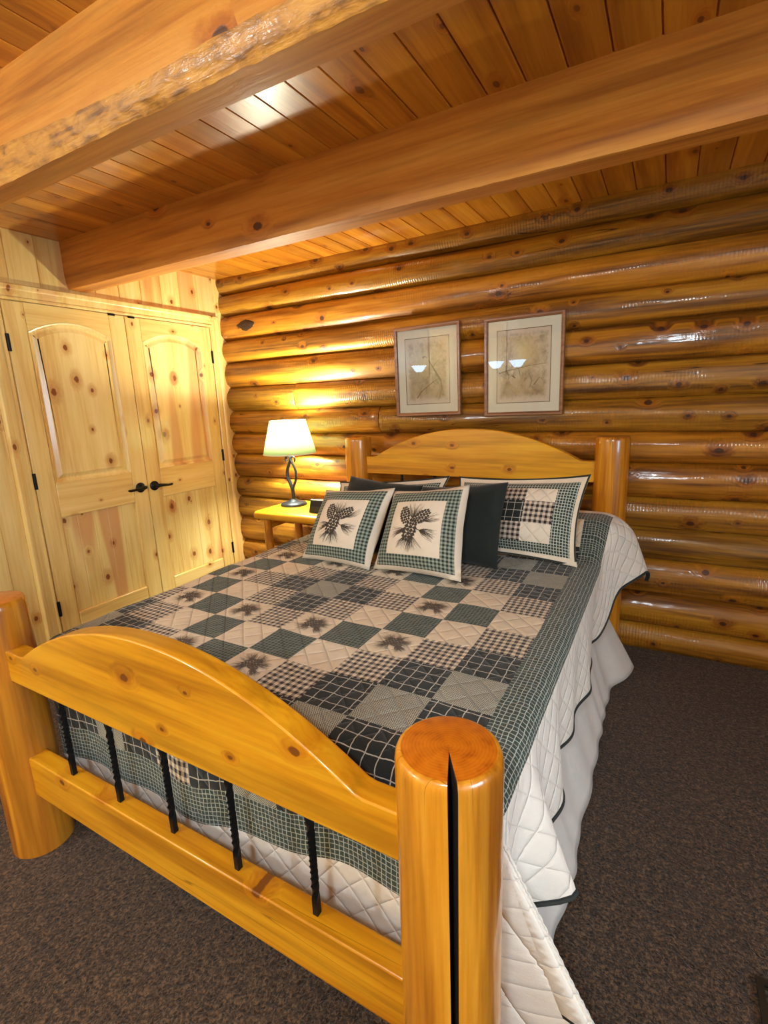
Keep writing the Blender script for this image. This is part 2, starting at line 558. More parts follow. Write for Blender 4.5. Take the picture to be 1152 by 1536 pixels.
# tongue-and-groove ceiling: one sheet with v-grooves between the boards
m = MB()
prof = []
xs = -.09 - .1235 * 27
while xs < 2.4:
    prof += [(xs - .004, H), (xs, H + .007), (xs + .004, H)]
    xs += .1235
prof = [(-3.5, H)] + prof + [(2.5, H), (2.5, H + .05), (-3.5, H + .05)]
m.prism(prof, (0, 0, 0), (1, 0, 0), (0, 0, 1), (0, 1, 0), -2.6, 3.25)
tag(m.build('ceiling', M['ceil']), 'varnished orange pine board ceiling', kind='structure')


def beam(name, y0, y1, z0, chf, label, sub, seed, edge='bark'):
    """sawn timber whose lower front arris is a wavy bark edge"""
    m = MB()
    rings = []
    n = 220
    for i in range(n + 1):
        x = -3.07 + 5.4 * i / n
        a, b = chf(x)
        w = .006 * nz(x * 4, seed, 0) + .004 * nz(x * 15, seed, 3)
        w2 = .005 * nz(x * 5, seed, 7) + .005 * nz(x * 22, seed, 9)
        mid = .25 * (nz(x * 9, seed, 20)) * min(a, b)
        r = [(x, y0, H + .01), (x, y0 + .001, (H + z0 + a) / 2), (x, y0, z0 + a + w), (x, y0 + b * .36 - mid * .5, z0 + a * .42 + mid * .5 + w), (x, y0 + b + w2, z0), (x, (y0 + b + y1) / 2, z0 - .001),
             (x, y1 - .012, z0), (x, y1, z0 + .012), (x, y1, H + .01)]
        rings.append(r)
    m.rings(rings, True, True, True)
    for i in range(n):
        for k in (2, 3):
            m.m[i * 9 + k] = 1
    o = m.build(name, [M['beam'], M[edge]], auto=28)
    tag(o, label, kind='structure')
    return o


beam('ceiling_beam', .915, 1.035, 2.12, lambda x: (.055 + .03 * sm(-1.2, -2.0, x), .028 + .01 * nz(x, 1, 1)),
     'nearest ceiling beam, thick timber with a rough bark edge', 0, 3)
beam('ceiling_beam', 1.80, 1.93, 2.12, lambda x: (.07 + .02 * nz(x * .8, 5, 2), .012 + .008 * sm(-1.5, 0, x)),
     'farther ceiling beam running into the pine wall above the double doors', 0, 11, 'beam')

# log wall: courses of varnished logs
wb = MB()
wb.box(-3.4, 2.4, 3.02, 3.25, 0, H)
wall_back = wb.build('wall_back', M['groove'])
tag(wall_back, 'wall of stacked varnished honey logs behind the bed', kind='structure')
J = [-.02, .14, .325, .525, .70, .865, 1.05, 1.215, 1.39, 1.575, 1.765, 1.93, 2.11, 2.265, 2.42]
OL = (.86, .90, .95, 1)
tones = [(.92, .9, .8), (1.0, .97, .85), (1.02, 1.0, .9), (.84, .92, .95), (.92, .95, .9), (1.05, .98, .8), (1.08, .98, .75), (.9, .96, 1.0),
         (.84, .94, 1.0), (1.06, 1.0, .8), (1.0, .98, .85), (1.1, .98, .7), (.95, 1.02, .95), (.9, .98, .95)]


def log(x0, x1, z0, z1, tone, seed, dep=.075):
    m = MB()
    zc, hh = (z0 + z1) / 2, (z1 - z0) / 2
    n = int((x1 - x0) / .03)
    rings = []
    for i in range(n + 1):
        x = x0 + (x1 - x0) * i / n
        e = min(1, min(x - x0, x1 - x) / .02)
        e = .85 + .15 * math.sqrt(max(0, e))
        dz = .013 * nz(x * .6, seed, 0)
        dr = 1 + .07 * nz(x * .8, seed, 5)
        r = []
        for k in range(19):
            a = -PI / 2 + PI * k / 18
            q = .007 * nz(x * 1.3, k * .25, seed) + .004 * nz(x * 4, k * .4, seed) + .0012 * nz(x * 13, k * .8, seed)
            r.append((x, 3.015 - (dep + .02) * dr * e * max(0, math.cos(a)) ** .85 - q * (math.cos(a) > .05), zc + dz * math.cos(a) + hh * 1.03 * math.sin(a) * (1 if k in (0, 18) else dr ** .3)))
        rings.append(r)
    m.rings(rings, False)
    o = m.build('log', M['log'], wall_back, smooth=True)
    o.color = (*tone, 1)
    return o


for i in range(14):
    d = .058 + .008 * nz(i * 3.1, 0, 0)
    if i == 8:
        log(-3.25, -2.405, J[i], J[i + 1], tones[i], i, d)
        log(-2.402, 2.4, J[i], J[i + 1], (.92, .96, .9), i + 40, d + .002)
    elif i == 7:
        log(-3.25, -1.70, J[i], J[i + 1], (1.06, 1, .8), i, d)
        log(-1.697, 2.4, J[i], J[i + 1], tones[i], i + 40, d - .002)
    else:
        log(-3.25, 2.4, J[i], J[i + 1], tones[i], i, d)

# black burl on the third log from the top, near the doors
m = MB()
rings = []
for i in range(13):
    t_ = i / 12
    w = math.sin(PI * t_) ** .7
    cx = -2.90 + .2 * t_
    w *= .038 * (1 + .35 * nz(t_ * 7, 2, 1))
    rings.append([(cx, 2.938 - .012 * math.sin(PI * t_) * max(0, math.cos(a)) - .006 * nz(a, t_ * 6, 4), 2.018 + w * math.sin(a)) for a in [-PI / 2 + PI * k / 8 for k in range(9)]])
m.rings(rings, False)
tag(m.build('knot', M['burl'], wall_back, smooth=True), 'black burl knot')
# long drying crack running right from the burl
m = MB()
for (xa, xb, za, zb) in ((-2.72, -1.9, 2.03, 2.075),):
    r = []
    for i in range(60):
        x = xa + (xb - xa) * i / 59
        z = za + (zb - za) * i / 59 + .004 * nz(x * 9, 0, 0)
        w = .0022 * math.sin(PI * (i + .5) / 60) ** .5
        r.append([(x, 2.936, z - w), (x, 2.9325, z), (x, 2.936, z + w)])
    m.rings(r, False)

# pine board wall with the closet doors
wl = MB()
XW = -3.07
ys = 2.126 - .155 * 31
prof = []
while ys < 3.1:
    prof += [(ys - .004, 0), (ys, -.006), (ys + .004, 0)]
    ys += .155
prof = [(-2.7, 0)] + prof + [(3.25, 0), (3.25, -.12), (-2.7, -.12)]
wl.prism(prof, (XW, 0, 0), (0, 1, 0), (1, 0, 0), (0, 0, 1), 0, H)
tag(wl.build('wall_left', M['pinewall']), 'pale knotty pine board wall with closet doors', kind='structure')


def sweep(m, path, prof):
    """moulding on the left wall: path in (y, z), prof = (outward offset, height off the wall), mitred"""
    rings = []
    n = len(path)
    for i, p in enumerate(path):
        p = Vector(p)
        ds = []
        if i > 0:
            ds.append((p - Vector(path[i - 1])).normalized())
        if i < n - 1:
            ds.append((Vector(path[i + 1]) - p).normalized())
        ns = [Vector((-d.y, d.x)) for d in ds]
        b = sum(ns, Vector((0, 0)))
        b = b / b.length
        k = 1 / b.dot(ns[0])
        rings.append([(XW + h, p.x + b.x * k * o, p.y + b.y * k * o) for o, h in prof])
    m.rings(rings, False, False, False)


m = MB()
cas = [(0, 0), (0, .018), (.006, .023), (.014, .023), (.018, .017), (.026, .016), (.034, .02), (.05, .021), (.056, .027), (.066, .03), (.076, .03), (.082, .025), (.084, 0)]
sweep(m, [(1.432, 0), (1.432, 2.018), (2.818, 2.018), (2.818, 0)], cas)
tag(m.build('trim_1', M['pineV'], auto=35), 'moulded pine casing around the closet doors', kind='structure')
m = MB()
sweep(m, [(1.235, 0), (1.235, 2.2)], [(0, .0), (0, .012), (.006, .02), (.014, .022), (.1, .022), (.106, .02), (.108, 0)])
tag(m.build('trim_2', M['pineV'], auto=35), 'flat pine corner board left of the closet casing', kind='structure')


def door(name, y0, y1, hinge_left, label):
    d = empty(name, (XW, (y0 + y1) / 2, 0))
    tag(d, label, kind='structure')
    F = .018            # face of stiles off the wall
    ax, ay, az = (0, 1, 0), (0, 0, 1), (1, 0, 0)
    py0, py1 = y0 + .106, y1 - .106
    zb, zm0, zm1, zt, za, top = .24, .83, 1.03, 1.862, 1.93, 2.012
    back = MB()
    back.box(XW - .004, XW + .0015, y0, y1, .012, top)
    back.build('door_leaf', M['pineP'], d)
    for a, b in ((y0, py0), (py1, y1)):
        m = MB()
        m.box(XW, XW + F, a + .0008, b - .0008, .012, top)
        m.build('stile', M['pineV'], d, bevel=.003)
    m = MB()
    m.box(XW, XW + F, py0, py1, .012, zb)
    m.build('bottom_rail', M['pineH'], d, bevel=.009, bevseg=3)
    m = MB()
    m.box(XW, XW + F, py0, py1, zm0, zm1)
    m.build('lock_rail', M['pineH'], d, bevel=.004)
    # arched top rail
    N = 24
    arc = []
    for i in range(N + 1):
        t_ = i / N
        y = py1 + (py0 - py1) * t_
        arc.append((y, zt + (za - zt) * (1 - (2 * t_ - 1) ** 2)))
    m = MB()
    rr = []
    for (y, z) in arc:
        rr.append([(XW, y, z), (XW + F - .003, y, z), (XW + F, y, z + .003), (XW + F, y, top), (XW, y, top)])
    m.rings(rr, True, True, True)
    m.build('top_rail', M['pineH'], d, auto=30)
    # raised arched panel with moulded edge
    outer = [(py0, zm1), (py1, zm1)] + arc

    def inset(poly, k):
        cx, cz = (py0 + py1) / 2, (zm1 + zt) / 2
        out = []
        n = len(poly)
        for i, p in enumerate(poly):
            a, b = Vector(poly[i - 1]), Vector(poly[(i + 1) % n])
            p = Vector(p)
            d1, d2 = (p - a).normalized(), (b - p).normalized()
            n1, n2 = Vector((-d1.y, d1.x)), Vector((-d2.y, d2.x))
            bb = (n1 + n2).normalized()
            out.append(tuple(p + bb * (k / max(.3, bb.dot(n1)))))
        return out
    m = MB()
    rings = []
    for k, hgt in ((0, F), (.007, F - .003), (.015, .006), (.019, .002), (.027, .002), (.048, .011), (.050, .012)):
        rings.append([(XW + hgt, p[0], p[1]) for p in inset(outer, k)])
    m.rings(rings, True)
    last = rings[-1]
    up_ = last[2:]
    rr = [[(p[0], p[1], p[2]), (p[0], p[1] * 0 + last[1][1] + (last[0][1] - last[1][1]) * i / (len(up_) - 1), last[0][2])] for i, p in enumerate(up_)]
    m.rings(rr, False)
    m.build('upper_panel', M['pineP'], d, auto=14)
    # planked lower panel
    m = MB()
    pr = [(py0, 0), (py0, .003)]
    for q in range(1, 5):
        yy = py0 + (py1 - py0) * q / 5
        pr += [(yy - .004, .004), (yy, .0005), (yy + .004, .004)]
    pr += [(py1, .003), (py1, 0)]
    m.prism(pr, (XW, 0, 0), ax, az, ay, zb, zm0)
    m.build('lower_panel', M['pineP'], d)
    yh = y0 if hinge_left else y1
    for z in (1.80, 1.06, .30):
        m = MB()
        m.tube([(XW + F + .004, yh, z - .045), (XW + F + .004, yh, z + .045)], .0065, 10)
        m.box(XW + F - .001, XW + F + .003, yh - .010, yh + .010, z - .044, z + .044)
        m.build('hinge', M['hinge'], d)
    # ball catch at the head
    yc = y1 - .085 if hinge_left else y0 + .045
    m = MB()
    m.box(XW + F - .002, XW + F + .006, yc - .022, yc + .022, top - .008, top + .004)
    m.build('catch_plate', M['hinge'], d)
    # lever handle
    s = -1 if hinge_left else 1
    yl, zl = (y1 - .056, .922) if hinge_left else (y0 + .046, .918)
    m = MB()
    rr = [[(XW + F + hx, yl + r * math.cos(a), zl + r * math.sin(a)) for a in [2 * PI * k / 24 for k in range(24)]] for r, hx in ((.033, 0), (.033, .006), (.028, .011), (.016, .013), (.013, .018), (.0125, .048))]
    m.rings(rr, True, True, True)
    hd = m.build('door_handle', M['bronze'], d, auto=40)
    m = MB()
    pts = [(XW + F + .045, yl - s * .012, zl + .002), (XW + F + .048, yl + s * .01, zl + .003), (XW + F + .05, yl + s * .045, zl), (XW + F + .049, yl + s * .08, zl - .004), (XW + F + .046, yl + s * .105, zl - .004), (XW + F + .044, yl + s * .116, zl - .001)]
    m.tube(pts, [.012, .012, .0095, .008, .0085, .005], 12)
    m.build('lever', M['bronze'], hd, smooth=True)
    return d


door('door_1', 1.438, 2.1235, True, 'left knotty pine closet door with arched panel')
door('door_2', 2.1265, 2.812, False, 'right knotty pine closet door, next to the log wall')

# the walls behind the camera
WY0, WY1, WZ0, WZ1 = -.9, .5, .95, 2.0
m = MB()
m.box(2.3, 2.4, -2.6, WY0, 0, H)
m.box(2.3, 2.4, WY1, 3.25, 0, H)
m.box(2.3, 2.4, WY0, WY1, 0, WZ0)
m.box(2.3, 2.4, WY0, WY1, WZ1, H)
tag(m.build('wall_right', M['pinewall']), kind='structure')
m = MB()
for a_ in ((WY0 - .07, WY0 + .02, WZ0 - .07, WZ1 + .07), (WY1 - .02, WY1 + .07, WZ0 - .07, WZ1 + .07), (WY0, WY1, WZ1 - .02, WZ1 + .07), (WY0, WY1, WZ0 - .07, WZ0 + .02), ((WY0 + WY1) / 2 - .02, (WY0 + WY1) / 2 + .02, WZ0, WZ1)):
    m.box(2.28, 2.40, *a_)
tag(m.build('added_window_1', M['pineV']), 'added pine framed window, out of view in the wall on the right', kind='structure')  # unseen window, added as a source of cool light for the bed
m = MB()
m.box(-3.4, 2.4, -2.6, -2.5, 0, H)
tag(m.build('wall_front', M['pinewall']), kind='structure')

# floor register at the lower right
v = empty('floor_vent', (.39, 1.1, .001))
tag(v, 'brown metal floor vent set in the carpet at the lower right', 'vent')
m = MB()
for x0, x1, y0, y1 in ((.287, .302, .93, 1.252), (.47, .485, .93, 1.252), (.302, .47, 1.236, 1.252), (.302, .47, .93, .946)):
    m.box(x0, x1, y0, y1, .001, .009)
m.build('vent_frame', M['vent'], v)
m = MB()
k = 0
yy = .955
while yy < 1.23:
    m.prism([(yy, .002), (yy + .006, .002), (yy + .011, .009), (yy + .005, .009)], (0, 0, 0), (0, 1, 0), (0, 0, 1), (1, 0, 0), .302, .47)
    yy += .0175
m.build('grille', M['vent'], v)

# ---------------------------------------------------------------- log bed
bed = empty('log_bed', (-1.0, 1.7, 0))
tag(bed, 'honey pine log bed with arched headboard and footboard', 'bed')


def post(name, cx, cy, r, h, crack=None, seed=0, rb=None, dome=.022):
    m = MB()
    rb = rb or r
    n = 56
    zs = [0, .1, .25, .4, .55, .7, .85, 1.0, 1.1]
    zs = [z for z in zs if z < h - dome - .03] + [h - dome]

    def ring(z, rr, k=1.0):
        pts = []
        for i in range(n):
            a = 2 * PI * i / n
            if crack is not None:
                a = crack + .075 * k + (2 * PI - .15 * k) * i / (n - 1)
            q = rr * (1 + .012 * nz(math.cos(a) * 1.5, math.sin(a) * 1.5, z * 2 + seed) + .006 * nz(math.cos(a) * 4, math.sin(a) * 4, z * 4 + seed))
            pts.append((cx + q * math.cos(a), cy + q * math.sin(a), z))
        return pts
    prof = [(z, rb + (r - rb) * z / h) for z in zs]
    prof += [(h - dome * .5, r * .985), (h - dome * .2, r * .955), (h - dome * .04, r * .915), (h, r * .875)]
    rings = []
    for z, rr in prof:
        c = .75 + .45 * (z / h) if crack is not None else 1
        rg = ring(z, rr, c)
        if crack is not None:
            tip = .012 if z > h - .001 else .03
            rg.append((cx + tip * math.cos(crack), cy + tip * math.sin(crack), z))
        rings.append(rg)
    nn = len(rings[0])
    k0 = m.add([p for rg in rings for p in rg], [])
    for k in range(len(rings) - 1):
        for i in range(nn):
            j = (i + 1) % nn
            mi = 0
            if crack is not None and i >= nn - 2:
                mi = 1
            m.f.append((k * nn + i, k * nn + j, (k + 1) * nn + j, (k + 1) * nn + i))
            m.m.append(mi)
    # end grain cap as rings towards the centre
    base = (len(rings) - 1) * nn
    m.v.append((cx, cy, h + .001))
    ci = len(m.v) - 1
    for i in range(nn):
        j = (i + 1) % nn
        if crack is not None and i >= nn - 2:
            continue
        m.f.append((base + i, base + j, ci))
        m.m.append(2)
    if crack is not None:
        m.f.append((base + nn - 2, base + nn - 1, ci)); m.m.append(2)
        m.f.append((base + nn - 1, base, ci)); m.m.append(2)
    for i, p in enumerate(m.v):
        m.uv[i] = (p[0] - cx, p[1] - cy)
    o = m.build(name, [M['bedZ'], M['crack'], M['end']], bed, auto=32)
    return o


FX = (-1.775, -.272)
FY = .657
tag(post('footboard_post', FX[1], FY, .0885, .872, crack=math.radians(-64), seed=2, rb=.089), 'peeled log post with a long dark split')
post('footboard_post', FX[0], FY, .084, .872, seed=5, rb=.09)
post('headboard_post', -.238, 2.80, .083, 1.205, seed=8, rb=.088)
post('headboard_post', -1.776, 2.80, .086, 1.20, seed=12, rb=.09)


def arch_board(name, x0, x1, a0, a1, zb, zs, zp, y0, y1, seed=0):
    N = 48
    top = []
    for i in range(N + 1):
        t_ = i / N
        x = a1 + (a0 - a1) * t_
        top.append((x, zs + (zp - zs) * (1 - abs(2 * t_ - 1) ** 2.1)))
    poly = [(x0, zb), (x1, zb), (x1, zs - .004), (a1 + .018, zs - .004)] + top + [(a0 - .018, zs - .004), (x0, zs - .004)]
    m = MB()
    m.prism(poly, (0, 0, 0), (1, 0, 0), (0, 0, 1), (0, 1, 0), y0, y1)
    return m.build(name, M['bedX'], bed, bevel=.004)


arch_board('footboard_panel', -1.74, -.30, -1.595, -.445, .628, .732, .903, .629, .684)
arch_board('headboard_panel', -1.74, -.29, -1.625, -.392, .968, 1.082, 1.25, 2.77, 2.825)
m = MB()
m.box(-1.73, -.30, .629, .684, .222, .358)
m.build('lower_rail', M['bedX'], bed, bevel=.004)
m = MB()
m.box(-1.74, -.29, 2.775, 2.825, .30, .44)
m.build('headboard_rail', M['bedX'], bed, bevel=.004)


def spindle(x, y, z0, z1):
    m = MB()
    rings = []
    n = 60
    for i in range(n + 1):
        t_ = i / n
        z = z0 + (z1 - z0) * t_
        tw = sm(.12, .9, t_) * PI * 5
        rings.append([(x + .0092 * math.cos(a + tw), y + .0092 * math.sin(a + tw), z) for a in [PI / 4 + PI / 2 * k for k in range(4)]])
    m.rings(rings, True, True, True)
    return m.build('spindle', M['iron'], bed, auto=30)


SX = [-1.488, -1.259, -1.034, -.808, -.578]
for x in SX:
    spindle(x, .657, .357, .629)
for x in SX:
    spindle(x + .03, 2.80, .439, .969)
for x in (-.285, -1.745):
    m = MB()
    m.box(x - .018, x + .018, .84, 2.76, .24, .36)
    m.build('side_rail', M['bedY'], bed, bevel=.003)

# ---------------------------------------------------------------- mattress
m = MB()
m.box(-1.725, -.285, .80, 2.74, .37, .63)
mt = m.build('mattress', M['mattress'], bevel=.05, bevseg=4)
tag(mt, 'queen mattress hidden under the patchwork quilt', 'mattress')

# ---------------------------------------------------------------- patchwork quilt
CW, CR = .153, .1465
UR, UL = -.3085, -.3085 - .153 * 11          # field edges in u
V0 = .79 - .5 * CR                          # lower edge of row 0
GB, WB = .115, .325
XE, XL, YE = -.262, -1.742, .806
RB = .05
ZT = .695


def topz(x, y):
    z = ZT + .16 * sm(2.24, 2.46, y) - .10 * sm(2.58, 2.74, y)
    z += .006 * nz(x * 3, y * 3, 0) + .003 * nz(x * 9, y * 9, 4)
    return z


def yv(v):
    """arc length along the bed -> y"""
    if v < 2.1:
        return v
    s, y = 2.1, 2.1
    while s < v and y < 2.75:
        dz = topz(-1, y + .01) - topz(-1, y)
        s += math.hypot(.01, dz)
        y += .01
    return min(y, 2.75)


YV = {}


def drape(s, phi, rb=RB):
    """distance s past the mattress edge -> (outward, down)"""
    L = rb * phi
    if s <= 0:
        return s, 0
    if s < L:
        a = s / rb
        return rb * math.sin(a), rb * (1 - math.cos(a))
    q = s - L
    return rb * math.sin(phi) + q * math.cos(phi), rb * (1 - math.cos(phi)) + q * math.sin(phi)


def phi_right(y):
    p = 88.5 - 17 * sm(2.38, 2.66, y)
    p -= 19 * math.exp(-((y - .955) / (.075 if y > .955 else .05)) ** 2)
    p += 3.0 * math.sin(y * 9.5) + 2.0 * math.sin(y * 23 + 1)
    return math.radians(p)


def lerp3(tab, t_):
    for (a, pa), (b, pb) in zip(tab, tab[1:]):
        if t_ <= b:
            k = sm(a, b, t_)
            return tuple(pa[i] + (pb[i] - pa[i]) * k for i in range(3))
    return tab[-1][1]


CD = [(0, (.07, .02, -1)), (18, (.10, .10, -1)), (30, (.06, .08, -1)), (46, (.44, .05, -.9)), (54, (.36, .06, -1)), (63, (.03, .04, -1)), (90, (0, .01, -1))]
CDL = [(0, (.03, 0, -1)), (45, (.0, .10, -1)), (90, (0, .01, -1))]


def quilt(u, v):
    p = quilt_raw(u, v)
    p.z = max(p.z, .014 + .003 * nz(u * 9, v * 9, 0))
    return p


def quilt_raw(u, v):
    key = round(v, 5)
    if key not in YV:
        YV[key] = yv(v)
    y = YV[key]
    right = u > (XE + XL) / 2
    su = (u - XE) if right else (XL - u)
    sg = 1 if right else -1
    ex = XE if right else XL
    sv = YE - v
    if su <= 0 and sv <= 0:
        return Vector((u, y, topz(u, y)))
    if su > 0 and sv > 0:
        th = math.degrees(math.atan2(sv, su))
        s = math.hypot(su, sv)
        zt = topz(ex, YE)
        az = math.radians(th)
        if s < RB * PI / 2:
            a = s / RB
            o, d = RB * math.sin(a), RB * (1 - math.cos(a))
            return Vector((ex + sg * o * math.cos(az), YE - o * math.sin(az), zt - d))
        q = s - RB * PI / 2
        D = Vector(lerp3(CD if right else CDL, th)).normalized()
        return Vector((ex + sg * (RB * math.cos(az) + D.x * q), YE - RB * math.sin(az) + D.y * q, zt - RB + D.z * q))
    if su > 0:
        p = phi_right(y) if right else math.radians(88)
        o, d = drape(su, p, RB + (.13 * sm(2.3, 2.6, y) if right else 0))
        wav = .008 * math.sin(y * 17) * sm(.05, .3, su)
        return Vector((ex + sg * (o + wav), y, topz(ex, y) - d))
    o, d = drape(sv, math.radians(90))
    xx = u
    b = .008 * math.sin(xx * 8 + .7) + .006 * math.sin(xx * 19)
    dzz = -.085 + .105 * sm(-1.25, -.35, xx) + .012 * nz(xx * 5, 3, 3)
    k = sm(.05, .25, sv)
    return Vector((xx, YE - o + max(b, -.012) * k, topz(xx, YE) - d + dzz * k))


def quilt_n(u, v):
    e = .004
    a = quilt(u + e, v) - quilt(u - e, v)
    b = quilt(u, v + e) - quilt(u, v - e)
    n = a.cross(b)
    return n.normalized() if n.length > 1e-9 else Vector((0, 0, 1))


def lines(edges, step):
    out = [edges[0]]
    for a, b in zip(edges, edges[1:]):
        n = max(1, round((b - a) / step))
        out += [a + (b - a) * k / n for k in range(1, n + 1)]
    return out


ue = [UL - GB - WB, UL - GB] + [UL + CW * k for k in range(12)] + [UR + GB, UR + GB + WB - .008, UR + GB + WB]
ve = [V0 - CR - GB - .235, V0 - CR - GB] + [V0 + CR * k for k in range(-1, 13)] + [V0 + CR * 12 + GB, V0 + CR * 12 + GB + .26]
us, vs = lines(ue, .0155), lines(ve, .0155)
VMAX = 2.80
vs = [q for q in vs if yv(q) < 2.70]
QM = ['beige', 'green', 'edge', 'pane', 'brown', 'tweed', 'white', 'bind']


def cell(u, v):
    i = math.floor((UR - u) / CW)
    j = math.floor((v - V0) / CR)
    inu, inv = 0 <= i <= 10, -1 <= j <= 11
    if inu and inv:
        d = abs(i - 5) + abs(j - 5)
        return {0: 5, 1: 3, 2: 4, 3: 0, 4: 1, 5: 0, 6: 4, 7: 3, 8: 5, 9: 3, 10: 3, 11: 0}[d]
    if UL - GB < u < UR + GB and V0 - CR - GB < v < V0 + 12 * CR + GB:
        return 2
    if u > UR + GB + WB - .0081 or v < ve[0] + .008:
        return 7
    return 6


m = MB()
nu = len(us)
for vv in vs:
    for uu in us:
        p = quilt(uu, vv)
        e = 0
        if uu > UR + GB + .02:
            e = .012 * nz(vv * 6, 3, 1) * sm(UR + GB, UR + GB + WB, uu)
        p.z += e
        m.uv[len(m.v)] = (uu, vv)
        m.v.append(tuple(p))
for a in range(len(vs) - 1):
    for b in range(nu - 1):
        m.f.append((a * nu + b, a * nu + b + 1, (a + 1) * nu + b + 1, (a + 1) * nu + b))
        m.m.append(cell((us[b] + us[b + 1]) / 2, (vs[a] + vs[a + 1]) / 2))
qo = m.build('patchwork_quilt', [M[k] for k in QM], smooth=True, solid=.012)
tag(qo, 'green and oatmeal patchwork quilt with white quilted border on the bed', 'quilt')


# printed pine cone sprigs, drawn as strokes that follow the cloth
def sprig_strokes(seed, cones, fans, needle=(.16, .26)):
    rnd = random.Random(seed)
    quads = []

    def stroke(p, q, w, bend=0, n=3):
        dx, dy = q[0] - p[0], q[1] - p[1]
        L = math.hypot(dx, dy) or 1
        nx, ny = -dy / L, dx / L
        row = []
        for i in range(n + 1):
            t_ = i / n
            ww = w * (1 - .75 * t_)
            bx = bend * math.sin(PI * t_)
            x, y = p[0] + dx * t_ + nx * bx, p[1] + dy * t_ + ny * bx
            row.append(((x + nx * ww, y + ny * ww), (x - nx * ww, y - ny * ww)))
        for a, b in zip(row, row[1:]):
            quads.append((a[0], a[1], b[1], b[0]))
    for (cx, cy, ang, spread, num) in fans:
        for k in range(num):
            a = math.radians(ang + (rnd.random() - .5) * spread)
            L = needle[0] + rnd.random() * (needle[1] - needle[0])
            stroke((cx + .02 * math.cos(a), cy + .02 * math.sin(a)), (cx + L * math.cos(a), cy + L * math.sin(a)), .0025, (rnd.random() - .5) * .05)
        a = math.radians(ang)
        stroke((cx - .05 * math.cos(a), cy - .05 * math.sin(a)), (cx + needle[0] * .8 * math.cos(a), cy + needle[0] * .8 * math.sin(a)), .006)
    for (cx, cy, ang, la, lb) in cones:
        ca, sa = math.cos(math.radians(ang)), math.sin(math.radians(ang))
        rows = 7
        for r in range(rows):
            t_ = (r + .5) / rows
            half = lb * math.sin(PI * (.12 + .80 * t_)) ** .8
            nn = 3 + (r % 2)
            for c in range(nn):
                o = (c - (nn - 1) / 2) / (nn / 2) * half
                l = la * (2 * t_ - 1)
                sx, sy = half / nn * 1.12, la / rows * 1.3
                pts = [(l - sy * .75, o), (l, o + sx), (l + sy, o + sx * .3), (l + sy, o - sx * .3), (l, o - sx)]
                w = [(cx + p[0] * ca - p[1] * sa, cy + p[0] * sa + p[1] * ca) for p in pts]
                quads.append((w[0], w[1], w[2], w[3], w[4]))
    return quads


BIG = dict(cones=[(-.14, .14, 108, .125, .08), (.11, .12, 38, .125, .085), (-.03, -.07, 78, .155, .105)],
           fans=[(-.02, .08, 85, 60, 26), (.10, -.06, -18, 40, 34), (0, -.12, -78, 70, 36), (-.09, -.05, 195, 50, 26), (.15, .05, 25, 40, 12), (-.05, -.12, -125, 40, 18)], needle=(.15, .25))
SMALL = dict(cones=[(-.02, .02, 70, .12, .085), (.07, .0, 20, .08, .05)], fans=[(0, .06, 90, 110, 40), (.08, 0, -15, 50, 50), (.05, .05, 40, 60, 26), (-.02, -.05, -100, 120, 44), (-.06, .03, 170, 100, 36)])


def print_on(name, quads, fn, parent, mat, rot=0):
    m = MB()
    c, s = math.cos(rot), math.sin(rot)
    for q in quads:
        vs_ = [fn(p[0] * c - p[1] * s, p[0] * s + p[1] * c) for p in q]
        m.add(vs_, [tuple(range(len(vs_)))])
    return m.build(name, mat, parent)


for i in range(11):
    for j in range(-1, 12):
        d = abs(i - 5) + abs(j - 5)
        if d in (3, 5) and i % 2 == 0 and j % 2 == 1 and i not in (0, 10):
            uc, vc = UR - CW * (i + .5), V0 + CR * (j + .5)
            if vc > 2.15:
                continue

            def fn(a, b, uc=uc, vc=vc):
                uu, vv = uc + a * .26, vc + b * .26
                return quilt(uu, vv) + quilt_n(uu, vv) * .0022
            print_on('pinecone_print', sprig_strokes(i * 17 + j, needle=(.12, .2), **SMALL), fn, qo, M['quilt_ink'], -.5)

# dark piping along the hem
def hem(us_, vs_):
    pts = [quilt(a, b) for a, b in zip(us_, vs_)]
    out = []
    for i, p in enumerate(pts):
        t_ = (pts[min(i + 1, len(pts) - 1)] - pts[max(i - 1, 0)]).normalized()
        out.append(p)
    return out


m = MB()
UH = UR + GB + WB
hv = [q for q in vs]
m.tube([p + Vector((0, 0, .012 * nz(v_ * 6, 3, 1))) for p, v_ in zip(hem([UH] * len(hv), hv), hv)], .0048, 8)
m.build('binding', M['bind'], qo, smooth=True)

# ---------------------------------------------------------------- bed skirt
sk = empty('bed_skirt', (-1.0, 1.7, 0))
tag(sk, 'white gathered cotton bed skirt hanging below the quilt to the carpet', 'bed skirt')
N = 230
for side in (1, -1):
    m = MB()
    rings = []
    for i in range(N + 1):
        y = .84 + 1.86 * i / N
        row = []
        for k in range(13):
            t_ = k / 12
            z = .40 - .39 * t_
            pl_ = .0035 * math.sin(y * 38 + 5 * nz(y * 2.3, 0, 0)) * t_ ** .7 * (1 + nz(y * 4, 5, 5)) + .014 * nz(y * 5, t_ * 1.3, 2) * t_
            fl = .085 * sm(2.42, 2.64, y) * t_ if side > 0 else 0
            x = (-.27 + .118 * t_ + pl_ + fl) if side > 0 else (-1.773 - abs(pl_) * .3)
            row.append((x, y, z + .006 * nz(y * 5, 1, 1) * t_))
            m.uv[len(rings) * 13 + k] = (y, z)
        rings.append(row)
    m.rings(rings, False)
    m.build('side_drop', M['skirt'], sk, smooth=True, solid=.003)


